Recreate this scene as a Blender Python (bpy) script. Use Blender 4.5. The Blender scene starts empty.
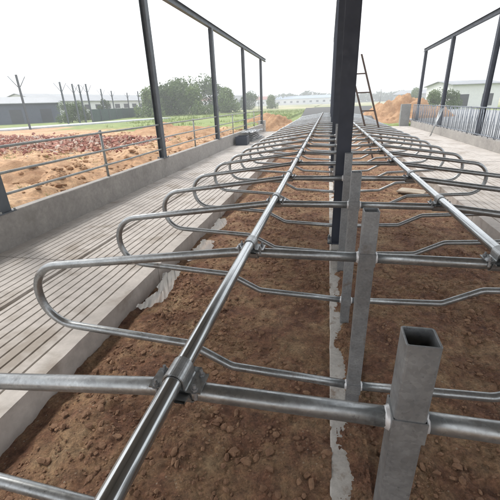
import bpy, bmesh, math, random
from mathutils import Vector, Matrix, noise, Quaternion
random.seed(11)
sc = bpy.context.scene
R = math.radians
PI = math.pi

# ------------------------------------------------------------------ camera
CAMH = 2.12
cam_d = bpy.data.cameras.new('camera'); cam = bpy.data.objects.new('camera', cam_d)
sc.collection.objects.link(cam); sc.camera = cam
yaw, pitch, roll = 0.222152, 0.400050, -0.038595
cy, sy, cp, sp = math.cos(yaw), math.sin(yaw), math.cos(pitch), math.sin(pitch)
fwd = Vector((-sy*cp, cy*cp, -sp)); rgt = Vector((cy, sy, 0)); upv = rgt.cross(fwd)
r2 = math.cos(roll)*rgt + math.sin(roll)*upv
u2 = -math.sin(roll)*rgt + math.cos(roll)*upv
m = Matrix((r2, u2, -fwd)).transposed().to_4x4(); m.translation = (0, 0, CAMH)
cam.matrix_world = m
cam_d.sensor_width = 36; cam_d.lens = 344.66/500*36
cam_d.clip_start = 0.05; cam_d.clip_end = 4000
sc.render.resolution_x = sc.render.resolution_y = 1024

# ------------------------------------------------------------------ world, sun
SUN_EL, SUN_AZ = R(50), R(-62)      # azimuth measured from +Y towards +X
w = bpy.data.worlds.new('World'); sc.world = w; w.use_nodes = True
nt = w.node_tree; nt.nodes.clear()
out = nt.nodes.new('ShaderNodeOutputWorld'); bg = nt.nodes.new('ShaderNodeBackground')
sky = nt.nodes.new('ShaderNodeTexSky'); sky.sky_type = 'NISHITA'; sky.sun_disc = False
sky.sun_elevation = SUN_EL; sky.sun_rotation = SUN_AZ
sky.air_density = 1.0; sky.dust_density = 6.0; sky.ozone_density = 1.0
# thin overcast: clouds take most of the blue out of the sky
tc = nt.nodes.new('ShaderNodeTexCoord'); mp = nt.nodes.new('ShaderNodeMapping'); mp.inputs['Scale'].default_value = (1, 1, 3)
cn = nt.nodes.new('ShaderNodeTexNoise'); cn.inputs['Scale'].default_value = 2.2; cn.inputs['Detail'].default_value = 6
cr = nt.nodes.new('ShaderNodeValToRGB')
cr.color_ramp.elements[0].position = .35; cr.color_ramp.elements[0].color = (12.0, 12.4, 13.0, 1)
cr.color_ramp.elements[1].position = .65; cr.color_ramp.elements[1].color = (15.5, 15.7, 16.0, 1)
mx = nt.nodes.new('ShaderNodeMixRGB'); mx.inputs[0].default_value = .82
nt.links.new(tc.outputs['Generated'], mp.inputs[0]); nt.links.new(mp.outputs[0], cn.inputs['Vector'])
nt.links.new(cn.outputs[0], cr.inputs[0]); nt.links.new(sky.outputs[0], mx.inputs[1]); nt.links.new(cr.outputs[0], mx.inputs[2])
nt.links.new(mx.outputs[0], bg.inputs[0]); bg.inputs[1].default_value = 0.10
nt.links.new(bg.outputs[0], out.inputs[0])
sd = bpy.data.lights.new('sun', 'SUN'); so = bpy.data.objects.new('sun', sd); sc.collection.objects.link(so)
sd.energy = 2.0; sd.angle = R(14); sd.color = (1, .97, .92)
sdir = Vector((math.sin(SUN_AZ)*math.cos(SUN_EL), math.cos(SUN_AZ)*math.cos(SUN_EL), math.sin(SUN_EL)))
so.rotation_euler = sdir.to_track_quat('Z', 'Y').to_euler()
vs = sc.view_settings
vs.view_transform = 'Standard'; vs.look = 'None'; vs.exposure = 0.55; vs.gamma = 1; vs.use_curve_mapping = False
sc.cycles.max_bounces = 6; sc.cycles.volume_bounces = 0

# ------------------------------------------------------------------ node helpers
def new_mat(name):
    m = bpy.data.materials.new(name); m.use_nodes = True
    nt = m.node_tree; b = nt.nodes['Principled BSDF']
    return m, nt, b
def N(nt, t, **k):
    n = nt.nodes.new(t)
    for a, v in k.items():
        if a in n.inputs: n.inputs[a].default_value = v
        else: setattr(n, a, v)
    return n
def coords(nt, scale=(1, 1, 1), rnd=False, world=False):
    mp = N(nt, 'ShaderNodeMapping'); mp.inputs['Scale'].default_value = scale
    if world:
        g = N(nt, 'ShaderNodeNewGeometry'); nt.links.new(g.outputs['Position'], mp.inputs[0])
    else:
        tc = N(nt, 'ShaderNodeTexCoord'); nt.links.new(tc.outputs['Object'], mp.inputs[0])
    if rnd:
        oi = N(nt, 'ShaderNodeObjectInfo'); ml = N(nt, 'ShaderNodeMath', operation='MULTIPLY'); ml.inputs[1].default_value = 37.0
        nt.links.new(oi.outputs['Random'], ml.inputs[0]); nt.links.new(ml.outputs[0], mp.inputs['Location'])
    return mp.outputs[0]
def noise_tex(nt, vec, scale, detail=5, rough=.6):
    n = N(nt, 'ShaderNodeTexNoise'); n.inputs['Scale'].default_value = scale; n.inputs['Detail'].default_value = detail
    n.inputs['Roughness'].default_value = rough; nt.links.new(vec, n.inputs['Vector']); return n.outputs[0]
def ramp(nt, fac, stops):
    r = N(nt, 'ShaderNodeValToRGB'); e = r.color_ramp.elements
    while len(e) < len(stops): e.new(.5)
    for el, (p, c) in zip(e, stops):
        el.position = p; el.color = (c, c, c, 1) if isinstance(c, (int, float)) else (*c, 1)
    nt.links.new(fac, r.inputs[0]); return r.outputs[0]
def mix(nt, fac, a, b, mode='MIX'):
    m = N(nt, 'ShaderNodeMixRGB', blend_type=mode)
    for s, v in ((0, fac), (1, a), (2, b)):
        if isinstance(v, (int, float)): m.inputs[s].default_value = v if s == 0 else (v, v, v, 1)
        elif isinstance(v, tuple): m.inputs[s].default_value = (*v, 1)
        else: nt.links.new(v, m.inputs[s])
    return m.outputs[0]
def bump(nt, b, h, strength=.4, dist=.01):
    n = N(nt, 'ShaderNodeBump'); n.inputs['Strength'].default_value = strength; n.inputs['Distance'].default_value = dist
    nt.links.new(h, n.inputs['Height']); nt.links.new(n.outputs[0], b.inputs['Normal'])

def metal_mat(name, c0, c1, rough=(.32, .55), metallic=.75, scale=9, spangle=True):
    m, nt, b = new_mat(name); v = coords(nt, rnd=True)
    n1 = noise_tex(nt, v, scale, 6, .65)
    col = ramp(nt, n1, [(.3, c0), (.7, c1)])
    if spangle:
        vo = N(nt, 'ShaderNodeTexVoronoi'); vo.inputs['Scale'].default_value = 95; nt.links.new(v, vo.inputs['Vector'])
        sp = N(nt, 'ShaderNodeSeparateXYZ'); nt.links.new(vo.outputs['Color'], sp.inputs[0])
        col = mix(nt, .55, col, ramp(nt, sp.outputs[0], [(0, .40), (1, .60)]), 'OVERLAY')
        n5 = noise_tex(nt, v, 30, 6, .75)
        col = mix(nt, ramp(nt, n5, [(.60, 0.), (.66, .55)]), col, tuple(x*.55 for x in c0))
        n6 = noise_tex(nt, v, 3.7, 5, .7)
        col = mix(nt, ramp(nt, n6, [(.60, 0.), (.68, .5)]), col, (.16, .11, .075))
    n3 = noise_tex(nt, v, 2.3, 4, .7)
    st = ramp(nt, n3, [(.52, 0.), (.72, .45)])
    col = mix(nt, st, col, tuple(x*.62 for x in c0))
    nt.links.new(col, b.inputs['Base Color']); b.inputs['Metallic'].default_value = metallic
    n2 = noise_tex(nt, v, scale*2.5, 4)
    rr = ramp(nt, n2, [(.3, rough[0]), (.7, rough[1])]); nt.links.new(rr, b.inputs['Roughness'])
    if spangle: bump(nt, b, n2, .08, .001)
    return m
M = {}
M['galv'] = metal_mat('galvanised_tube', (.29, .305, .31), (.43, .447, .452), (.26, .44), .8)
M['galv_post'] = metal_mat('galvanised_post', (.23, .242, .25), (.33, .345, .352), (.42, .62), .55)
M['pipe'] = metal_mat('bright_pipe', (.42, .44, .445), (.54, .56, .565), (.13, .24), .95, 1.5, False)
M['weldz'] = metal_mat('zinc_spray', (.60, .61, .62), (.80, .81, .82), (.35, .5), .3, 30, False)
M['weld'] = metal_mat('weld_zinc', (.24, .25, .26), (.40, .41, .42), (.4, .6), .5)
M['barr'] = metal_mat('barrier_zinc', (.13, .15, .18), (.22, .245, .28), (.4, .6), .5)
M['navy'] = metal_mat('dark_steel_paint', (.020, .026, .042), (.032, .040, .060), (.45, .65), 0., 4, False)
M['grey_steel'] = metal_mat('grey_steel_paint', (.07, .085, .10), (.11, .125, .14), (.45, .65), 0.1, 4, False)
M['rail'] = metal_mat('rail_pipe', (.22, .23, .22), (.34, .35, .34), (.4, .6), .4)
M['rust'] = metal_mat('rusty_timber', (.07, .045, .035), (.11, .08, .065), (.7, .9), 0., 6, False)

def rough_mat(name, c0, c1, scale, rough=.9, bs=.5, bd=.01, extra=None, world=False, stain=None):
    m, nt, b = new_mat(name); v = coords(nt, world=world)
    n1 = noise_tex(nt, v, scale, 8, .65); n2 = noise_tex(nt, v, scale*8, 6, .7)
    col = ramp(nt, n1, [(.3, c0), (.7, c1)])
    col = mix(nt, .5, col, ramp(nt, n2, [(.25, .35), (.75, .65)]), 'OVERLAY')
    if stain:
        n3 = noise_tex(nt, v, stain[1], 5, .6)
        col = mix(nt, ramp(nt, n3, [(stain[2], 0.), (stain[2]+.12, stain[3])]), col, stain[0])
    nt.links.new(col, b.inputs['Base Color']); b.inputs['Roughness'].default_value = rough
    bump(nt, b, n2, bs, bd)
    return m
M['concrete'] = rough_mat('alley_concrete', (.37, .335, .305), (.50, .465, .43), 1.1, .85, .4, .004, stain=((.24, .20, .16), 1.7, .54, .7))
M['wallc'] = rough_mat('wall_concrete', (.25, .235, .22), (.35, .33, .305), 1.6, .9, .35, .004, stain=((.20, .19, .17), 2.3, .56, .5))
M['kerbc'] = rough_mat('kerb_concrete', (.42, .40, .37), (.58, .56, .52), 5, .9, .5, .006, stain=((.26, .19, .14), 9, .52, .8))
M['pierc'] = rough_mat('pier_concrete', (.2, .2, .19), (.28, .28, .27), 3, .9, .4, .006)
M['brick'] = None

# bed soil: red brown clods with paler crumbs
def soil_mat():
    m, nt, b = new_mat('stall_soil'); v = coords(nt, world=True)
    n1 = noise_tex(nt, v, 2.6, 8, .68); n2 = noise_tex(nt, v, 14, 8, .75); n3 = noise_tex(nt, v, 60, 5, .7)
    c = ramp(nt, n1, [(.32, (.155, .072, .044)), (.44, (.25, .127, .074)), (.56, (.34, .208, .116)), (.70, (.43, .30, .175))])
    c = mix(nt, .75, c, ramp(nt, n2, [(.32, .16), (.68, .84)]), 'OVERLAY')
    c = mix(nt, .5, c, ramp(nt, n3, [(.35, .2), (.65, .8)]), 'OVERLAY')
    vo = N(nt, 'ShaderNodeTexVoronoi'); vo.inputs['Scale'].default_value = 26; nt.links.new(v, vo.inputs['Vector'])
    crumbs = ramp(nt, vo.outputs['Distance'], [(.12, .9), (.2, 0.)])
    gate = ramp(nt, noise_tex(nt, v, 4, 3), [(.5, 0.), (.6, 1.)])
    f = mix(nt, 1., crumbs, gate, 'MULTIPLY')
    c = mix(nt, f, c, (.50, .40, .29))
    nt.links.new(c, b.inputs['Base Color']); b.inputs['Roughness'].default_value = .95
    h = mix(nt, .4, n2, n3); bump(nt, b, h, 1., .05)
    return m
M['soil'] = soil_mat()
M['clod'] = rough_mat('soil_clods', (.16, .08, .048), (.36, .22, .13), 9, .95, .6, .01, world=True)
M['orange'] = rough_mat('orange_soil', (.34, .18, .09), (.52, .33, .19), 1.8, .95, .9, .08, world=True, stain=((.24, .13, .07), 2.4, .55, .45))
M['gravel'] = rough_mat('dark_gravel', (.06, .062, .062), (.095, .095, .092), 1.2, .95, .6, .03, world=True)

# ------------------------------------------------------------------ object helpers
def link(o, parent=None):
    sc.collection.objects.link(o)
    if parent is not None: o.parent = parent
    return o
def mesh_obj(name, bm, mat, parent=None, smooth=False, loc=None):
    me = bpy.data.meshes.new(name); bm.to_mesh(me); bm.free()
    if isinstance(mat, (list, tuple)):
        for q in mat: me.materials.append(q)
    elif mat: me.materials.append(mat)
    if smooth:
        for p in me.polygons: p.use_smooth = True
    o = link(bpy.data.objects.new(name, me), parent)
    if loc: o.location = loc
    return o
def tag(o, label=None, cat=None, group=None, kind=None):
    if label: o['label'] = label
    if cat: o['category'] = cat
    if group: o['group'] = group
    if kind: o['kind'] = kind
    return o
def empty(name, loc, rz=0, **k):
    o = link(bpy.data.objects.new(name, None)); o.location = loc; o.rotation_euler = (0, 0, rz); o.empty_display_size = .1
    return tag(o, **k)
def box(bm, x0, x1, y0, y1, z0, z1, rot=None, c=None, bev=0):
    r = bmesh.ops.create_cube(bm, size=1)
    vs = r['verts']
    for v in vs: v.co = Vector(((x0+x1)/2+v.co.x*(x1-x0), (y0+y1)/2+v.co.y*(y1-y0), (z0+z1)/2+v.co.z*(z1-z0)))
    if bev:
        es = list({e for v in vs for e in v.link_edges})
        nb = bmesh.ops.bevel(bm, geom=es, offset=bev, segments=2, affect='EDGES')
        vs = list({v for f in nb['faces'] for v in f.verts} | {v for v in vs if v.is_valid})
    if rot is not None: bmesh.ops.rotate(bm, verts=vs, cent=c or Vector(((x0+x1)/2, (y0+y1)/2, (z0+z1)/2)), matrix=rot)
    return vs
def bx(name, dims, mat, parent=None, bev=0, rot=None):
    bm = bmesh.new(); box(bm, *dims, bev=bev, rot=rot); return mesh_obj(name, bm, mat, parent)
def tube(bm, pts, r, seg=14, caps=True, radii=None):
    pts = [Vector(p) for p in pts]; n = len(pts); rings = []
    t0 = (pts[1]-pts[0]).normalized()
    up = Vector((0, 1, 0)) if abs(t0.y) < .8 else Vector((0, 0, 1))
    a = t0.cross(up).normalized()
    for i, p in enumerate(pts):
        t = (pts[min(i+1, n-1)]-pts[max(i-1, 0)]).normalized()
        a = (a - t*a.dot(t)).normalized(); b = t.cross(a)
        rr = radii[i] if radii else r
        rings.append([bm.verts.new(p+(a*math.cos(2*PI*k/seg)+b*math.sin(2*PI*k/seg))*rr) for k in range(seg)])
    for i in range(n-1):
        for k in range(seg):
            f = bm.faces.new((rings[i][k], rings[i][(k+1) % seg], rings[i+1][(k+1) % seg], rings[i+1][k])); f.smooth = True
    if caps:
        bm.faces.new(rings[0][::-1]); bm.faces.new(rings[-1])
    return rings
def fillet(pts, rad, seg=8):
    pts = [Vector(p) for p in pts]; o = [pts[0]]
    for i in range(1, len(pts)-1):
        r = rad[i-1]; p = pts[i]; a = (pts[i-1]-p); b = (pts[i+1]-p); la, lb = a.length, b.length; a.normalize(); b.normalize()
        ang = a.angle(b); d = min(r/math.tan(ang/2), la*.49, lb*.49); rr = d*math.tan(ang/2)
        p0, p1 = p+a*d, p+b*d; c = p+(a+b).normalized()*(rr/math.sin(ang/2))
        v0, v1 = p0-c, p1-c; tot = v0.angle(v1); ax = v0.cross(v1).normalized()
        for k in range(seg+1): o.append(c+Quaternion(ax, tot*k/seg) @ v0)
    o.append(pts[-1]); return o
def template(kind):
    b = bmesh.new()
    if kind == 'ico': bmesh.ops.create_icosphere(b, subdivisions=1, radius=1)
    else: bmesh.ops.create_cube(b, size=1)
    b.verts.index_update()
    vs = [v.co.copy() for v in b.verts]; fs = [[v.index for v in f.verts] for f in b.faces]; b.free(); return vs, fs
class Scatter:
    def __init__(self, kind): self.tv, self.tf = template(kind); self.v = []; self.f = []
    def add(self, fn):
        n = len(self.v); self.v += [fn(c) for c in self.tv]; self.f += [[i+n for i in f] for f in self.tf]
    def build(self, name, mat):
        me = bpy.data.meshes.new(name); me.from_pydata(self.v, [], self.f); me.materials.append(mat)
        return link(bpy.data.objects.new(name, me))
def fix(bm): bmesh.ops.recalc_face_normals(bm, faces=bm.faces)
def copy_tree(o, parent=None):
    c = o.copy(); link(c, parent)
    for ch in list(o.children): copy_tree(ch, c)
    return c
def fbm(x, y, z=0, o=4): return noise.fractal(Vector((x, y, z)), 1., 2., o)

XP = 0.2615; S = 1.15; Y1 = 0.8015; NDIV = 26; YEND = Y1+(NDIV-1)*S
ORD = ['first', 'second', 'third', 'fourth', 'fifth', 'sixth', 'seventh', 'eighth', 'ninth', 'tenth', 'eleventh', 'twelfth', 'thirteenth',
       'fourteenth', 'fifteenth', 'sixteenth', 'seventeenth', 'eighteenth', 'nineteenth', 'twentieth', 'twenty-first', 'twenty-second',
       'twenty-third', 'twenty-fourth', 'twenty-fifth', 'twenty-sixth']

# ------------------------------------------------------------------ ground
def axis(segs):
    o = []
    for a, b, st in segs:
        n = max(1, round((b-a)/st)); o += [a+(b-a)*i/n for i in range(n)]
    o.append(segs[-1][1]); return o
def grid_sheet(name, xs, ys, h, mat):
    vs = [(x, y, h(x, y)) for y in ys for x in xs]; nx = len(xs)
    fs = [(j*nx+i, j*nx+i+1, (j+1)*nx+i+1, (j+1)*nx+i) for j in range(len(ys)-1) for i in range(nx-1)]
    me = bpy.data.meshes.new(name); me.from_pydata(vs, [], fs); me.materials.append(mat)
    for p in me.polygons: p.use_smooth = True
    o = link(bpy.data.objects.new(name, me)); return o
def sstep(a, b, x):
    t = max(0, min(1, (x-a)/(b-a))); return t*t*(3-2*t)
def ground_h(x, y):
    if -4.86 < x < 6.6 and -10 < y < 29.9: return -.35
    d = max(-4.86-x, x-6.6, y-30, 0)
    base = .46 if x < 0 else .2
    if y > 30 and -4.86 < x < 6.6: base = .2
    rough = .5*sstep(45, 20, y)*sstep(-26, -16, x) if x < 0 else .35*sstep(60, 30, y)
    h = base + rough*(.30*fbm(x*.55, y*.55)+.26*fbm(x*1.9, y*1.9, 3)+.10*abs(fbm(x*5, y*5, 8))) + .08*fbm(x*.05, y*.05)
    if x < 0 and y < 30: h += .22*sstep(.2, 1.6, d)*sstep(4.5, 2.2, d)*(.5+fbm(x*.35, y*.35, 7)) - .1*sstep(.9, 0, d)
    h += .9*sstep(90, 260, y)*0
    return h
xs = axis([(-1200, -300, 90), (-300, -60, 12), (-60, -26, 1.6), (-26, -14, .45), (-14, -4.9, .13)]) + [-4.86, -4.84] + axis([(-4.7, 6.5, .7), (6.62, 14, .4), (14, 60, 2), (60, 300, 16), (300, 1200, 90)])
ys = axis([(-60, -5, 5), (-5, 2, .6), (2, 20, .16), (20, 29.8, .35), (29.9, 45, .35), (45, 90, 1.2), (90, 300, 10), (300, 2000, 120)])
def ground_mat():
    m, nt, b = new_mat('field_ground'); v = coords(nt, world=True)
    sx = N(nt, 'ShaderNodeSeparateXYZ'); nt.links.new(v, sx.inputs[0])
    n1 = noise_tex(nt, v, .7, 8, .65); n2 = noise_tex(nt, v, 7, 8, .7); nb = noise_tex(nt, v, .12, 4, .6)
    dirt = ramp(nt, n1, [(.3, (.32, .175, .09)), (.5, (.45, .275, .155)), (.7, (.56, .39, .24))])
    dirt = mix(nt, .8, dirt, ramp(nt, n2, [(.3, .2), (.7, .8)]), 'OVERLAY')
    dirt = mix(nt, ramp(nt, noise_tex(nt, v, 1.3, 8, .7), [(.52, 0.), (.64, .5)]), dirt, (.24, .13, .07))
    grass = ramp(nt, n1, [(.3, (.12, .17, .045)), (.55, (.20, .25, .08)), (.75, (.31, .32, .13))])
    grass = mix(nt, .5, grass, ramp(nt, n2, [(.25, .3), (.75, .7)]), 'OVERLAY')
    # distance from the building edge: soil near, grass beyond about 30 m of y
    def math2(op, a, b_):
        q = N(nt, 'ShaderNodeMath', operation=op)
        for s, val in ((0, a), (1, b_)):
            if isinstance(val, (int, float)): q.inputs[s].default_value = val
            else: nt.links.new(val, q.inputs[s])
        return q.outputs[0]
    nn = math2('MULTIPLY', math2('SUBTRACT', nb, .5), 34)
    yy = math2('ADD', math2('ADD', sx.outputs[1], math2('MULTIPLY', sx.outputs[0], .35)), nn)
    f = N(nt, 'ShaderNodeMapRange'); f.inputs[1].default_value = 21; f.inputs[2].default_value = 25; nt.links.new(yy, f.inputs[0])
    col = mix(nt, f.outputs[0], dirt, grass)
    far = N(nt, 'ShaderNodeMapRange'); far.inputs[1].default_value = 70; far.inputs[2].default_value = 110; nt.links.new(sx.outputs[1], far.inputs[0])
    dry = ramp(nt, noise_tex(nt, v, .03, 5, .6), [(.40, (.13, .17, .06)), (.47, (.28, .29, .13)), (.56, (.45, .40, .27)), (.68, (.20, .24, .09))])
    col = mix(nt, far.outputs[0], col, dry)
    nt.links.new(col, b.inputs['Base Color']); b.inputs['Roughness'].default_value = .95
    n7 = noise_tex(nt, v, 2.6, 10, .75)
    bump(nt, b, n7, .8, .09)
    return m
tag(grid_sheet('ground', xs, ys, ground_h, ground_mat()), kind='structure')

# pale concrete path along the far works
bm = bmesh.new()
P = [(-60, 14.5), (-31.5, 31.5), (-27.6, 44), (-24.5, 55), (-27, 56), (-30.8, 45), (-35.5, 34), (-62, 17.5)]
bm.faces.new([bm.verts.new((x, y, .62)) for x, y in P[::1]])
ex = bmesh.ops.extrude_face_region(bm, geom=bm.faces[:]); bmesh.ops.translate(bm, verts=[v for v in ex['geom'] if isinstance(v, bmesh.types.BMVert)], vec=(0, 0, -.3)); fix(bm)
tag(mesh_obj('path', bm, rough_mat('path_concrete', (.38, .40, .42), (.48, .50, .52), .6, .9, .3, .01, world=True)), kind='structure')

# pale yard outside the right feed wall
bm = bmesh.new(); box(bm, 6.75, 19, 2, 56, -.2, .47, bev=.03)
tag(mesh_obj('yard', bm, rough_mat('yard_concrete', (.20, .21, .22), (.30, .305, .31), .5, .9, .3, .01, world=True)), kind='structure')
# dark ramp beyond the stall rows
bm = bmesh.new()
rw = []
for t in [i/14 for i in range(15)]:
    y = 30.6+t*30; z = .62+.62*t
    row = [(-2.35-1.2*t-.55, .1), (-2.35-1.2*t, z), (.5+1*t, z+.03), (3.4+3.1*t, z), (3.4+3.1*t+.6, .1)]
    rw.append([bm.verts.new((x+.05*fbm(x, y), y, zz)) for x, zz in row])
for a, b in zip(rw, rw[1:]):
    for k in range(4): bm.faces.new((a[k], a[k+1], b[k+1], b[k]))
bm.faces.new(rw[0][::-1]); bm.faces.new(rw[-1]); fix(bm)
tag(mesh_obj('gravel_ramp', bm, M['gravel']), kind='structure')

# ------------------------------------------------------------------ alley floors with grooves (modelled)
def alley(name, x0, x1, grooves, joint, y0, y1, mat, zt=.17):
    prof = [(x0, zt)]
    for g in sorted(grooves+([joint] if joint else [])):
        hw, dp = (.036, .10) if g == joint else (.0115, .020)
        prof += [(g-hw, zt), (g-hw*.6, zt-dp), (g+hw*.6, zt-dp), (g+hw, zt)]
    prof.append((x1, zt))
    bm = bmesh.new()
    ys = []; y = y0
    while y < y1:
        ye = min(y+2.9, y1); ys.append((y, ye)); y = ye
    for a, b in ys:
        dz = random.uniform(-.004, .004)
        n = max(1, round((b-a)/(.12 if b < 9 else .5))); rings = []
        for q in range(n+1):
            yy = a+.006+(b-a-.012)*q/n
            def jx(x):
                e = .009*fbm(x, yy*5, 3)+.012*max(0, noise.noise(Vector((x, yy*11, 7))))
                if x == x0: return x+(abs(e) if x0 > 0 else 0)
                if x == x1: return x-(abs(e) if x1 < 0 else 0)
                return x+.0025*fbm(x*5, yy*6, 9)
            rings.append([bm.verts.new((jx(x), yy, z+dz+.0025*fbm(x*2, yy*2, 1))) for x, z in prof])
        for ra, rb in zip(rings, rings[1:]):
            for k in range(len(prof)-1): bm.faces.new((ra[k], ra[k+1], rb[k+1], rb[k]))
        for side in (0, -1):
            low = [bm.verts.new((r[side].co.x, r[side].co.y, -.2)) for r in rings]
            for k in range(n): bm.faces.new((rings[k][side], rings[k+1][side], low[k+1], low[k]))
            if side == 0: L0 = (low[0], low[-1])
            else: L1 = (low[0], low[-1])
        bm.faces.new([L0[0], L1[0]]+rings[0][::-1]); bm.faces.new([L0[1]]+rings[-1]+[L1[1]])
    fix(bm)
    return tag(mesh_obj(name, bm, mat), kind='structure')
gl = [-2.33-.118*i for i in range(9)] + [-3.47-.118*i for i in range(10)]
alley('alley_floor', -4.75, -2.13, gl, -3.37, -2.0, 27.2, M['concrete'])
gr = [2.86+.118*i for i in range(8)] + [3.98+.118*i for i in range(12)]
alley('alley_floor', 2.655, 6.05, gr, 3.88, -2.0, 31.0, M['concrete'])

# centre kerb between the two rows of beds
bm = bmesh.new(); rows = []
y = -2.0
while y < 30.2:
    t = .035+.012*fbm(0, y*2.2); j = .006*fbm(5, y*4)
    rows.append([bm.verts.new(q) for q in ((.118+j, y, -.2), (.118+j, y, t-.006), (.126+j, y, t), (.33, y, t+.004*fbm(9, y*3)), (.34, y, -.2))]); y += .12
for a, b in zip(rows, rows[1:]):
    for k in range(4): bm.faces.new((a[k], a[k+1], b[k+1], b[k]))
fix(bm); tag(mesh_obj('kerb', bm, M['kerbc']), kind='structure')

# ------------------------------------------------------------------ soil beds
def soil_h(x, y):
    c = noise.noise(Vector((x*.9, y*.9, 31)))
    lump = max(.45, .85+.9*c)
    v = .040*fbm(x*1.7, y*1.7, 1, 3)
    v += lump*(.036*abs(fbm(x*6.5, y*6.5, 4, 3))+.020*abs(noise.noise(Vector((x*17, y*17, 8))))+.012*abs(noise.noise(Vector((x*37, y*37, 9)))))
    return v+.006*noise.noise(Vector((x*30, y*30, 19)))
def bed(name, x0, x1, edge):
    xs = axis([(x0, x1, .021)]); ys = axis([(-1.5, .3, .06), (.3, 5.0, .019), (5.0, 12, .06), (12, 30.4, .2)])
    def h(x, y):
        v = soil_h(x, y)
        d = abs(x-edge)
        v -= .085*sstep(.42+.2*fbm(x, y*.8, 11), .06, d)                 # trench beside the rear kerb
        v += .03*sstep(.5, .0, abs(x-.23))*(.4+fbm(2, y*1.1, 5))          # piled against the centre kerb
        return v-.004
    return tag(grid_sheet(name, xs, ys, h, M['soil']), kind='structure')
bed('stall_bed', -2.20, .125, -2.13); bed('stall_bed', .30, 2.72, 2.655)
def spill_h(x, y):
    return .037+.012*fbm(0, y*2.2)+.030*fbm(x*7, y*5, 40, 6)+.012*noise.noise(Vector((x*60, y*60, 5)))+.04*(sstep(.18, .30, x)-.35)-.05*sstep(.158, .138, x+.010*fbm(3, y*9)+.006*noise.noise(Vector((0, y*60, 4))))
tag(grid_sheet('spilled_soil', axis([(.120, .345, .007)]), axis([(-1.2, 5, .008), (5, 12, .05), (12, 30, .2)]), spill_h, M['soil']), kind='structure')
# loose clods and stones on the beds
SC = Scatter('ico')
for i in range(34000):
    y = .3+(random.random()**1.9)*12; side = random.random() < .55
    x = random.uniform(-1.95, .10) if side else random.uniform(.36, 2.5)
    if .9*noise.noise(Vector((x*.9, y*.9, 31)))+.8*noise.noise(Vector((x*4, y*4, 2)))+random.uniform(-.6, .6) < -.1: continue
    s = min(.024, .0042*random.paretovariate(1.7))
    sc3 = Vector((random.uniform(.7, 1.5), random.uniform(.7, 1.5), random.uniform(.5, .95)))
    zc = soil_h(x, y) - .085*sstep(.42, .06, abs(x+2.13)) + s*.15
    SC.add(lambda c: Vector((c.x*sc3.x, c.y*sc3.y, c.z*sc3.z))*(s*(1+random.uniform(-.3, .3))) + Vector((x, y, zc)))
tag(SC.build('soil_clods', M['clod']), 'loose brown soil clods and pale crumbs scattered over the stall beds', 'soil', kind='stuff')

# ------------------------------------------------------------------ stall dividers
def build_divider():
    root = empty('stall_divider', (XP, Y1, 0))
    bm = bmesh.new(); h = .043; wl = .0055; top = 1.554
    def ring(hh, z, r):
        o = []
        for sx, sy in ((1, 1), (-1, 1), (-1, -1), (1, -1)):
            a0 = math.atan2(sy, sx)-PI/4
            for k in range(4):
                a = a0+k*(PI/2)/3
                o.append(bm.verts.new((sx*(hh-r)+r*math.cos(a), sy*(hh-r)+r*math.sin(a), z)))
        return o
    L = [ring(h, -.15, .009), ring(h, top-.0015, .009), ring(h-.0015, top, .008), ring(h-wl+.001, top, .005), ring(h-wl, top-.0015, .004), ring(h-wl, top-.6, .004)]
    for a, b in zip(L, L[1:]):
        for k in range(16): bm.faces.new((a[k], a[(k+1) % 16], b[(k+1) % 16], b[k]))
    bm.faces.new(L[-1]); bm.faces.new(L[0][::-1]); fix(bm)
    mesh_obj('post', bm, M['galv_post'], root)
    zu, zl = 1.262, .282
    for s in (-1, 1):
        pts = [(s*.035, zu), (s*.76, zu-.002), (s*2.405, 1.045), (s*2.40, .560), (s*1.19, .487), (s*.875, .322), (s*.035, zl)]
        path = fillet([(a, 0, b) for a, b in pts], [.9, .255, .255, .14, .14], 9)
        bm = bmesh.new(); tube(bm, path, .0300, 16); fix(bm)
        mesh_obj('loop_tube', bm, M['galv'], root, False)
        for z in (zu, zl):
            bm = bmesh.new()
            pts = [(s*(.041+q), 0, z) for q in (0, .004, .009, .014, .019)]
            tube(bm, pts, .03, 16, radii=[.0385, .0375, .035, .0325, .0302]); fix(bm)
            for v in bm.verts: v.co += Vector((0, random.uniform(-1, 1), random.uniform(-1, 1)))*.0016
            mesh_obj('weld_bead', bm, M['weldz'], root)
    for z in (zu, zl):
        bm = bmesh.new(); rr = []
        for zz, e in ((-.04, 0), (-.039, .0035), (.039, .0035), (.04, 0)):
            hh = h+.0005+e; rr.append([bm.verts.new((sx*hh, sy*hh, z+zz)) for sx, sy in ((1, 1), (-1, 1), (-1, -1), (1, -1))])
        for a, b in zip(rr, rr[1:]):
            for k in range(4): bm.faces.new((a[k], a[(k+1) % 4], b[(k+1) % 4], b[k]))
        fix(bm); mesh_obj('joint_sleeve', bm, M['galv_post'], root)
    return root
proto = build_divider()
def div_label(i):
    if i == 0: return 'nearest galvanised stall divider, its hollow square post top open in the lower right corner'
    if i == NDIV-1: return 'farthest galvanised stall divider, at the foot of the dark gravel ramp'
    extra = {1: ', long loop over the left alley', 2: ', partly behind the second post', 3: ', just in front of the dark central column'}.get(i, ' along the double row')
    return ORD[i]+' galvanised cow stall divider from the camera'+extra
for i in range(NDIV):
    o = proto if i == 0 else copy_tree(proto)
    o.location = (XP+random.uniform(-.006, .006)*(i > 2), Y1+i*S+random.uniform(-.008, .008)*(i > 2), random.uniform(-.006, .006)*(i > 2))
    o.rotation_euler = (0, 0, R(random.uniform(-.5, .5))*(i > 2))
    tag(o, div_label(i), 'stall divider', 'galvanised stall dividers in a double row')

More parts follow.
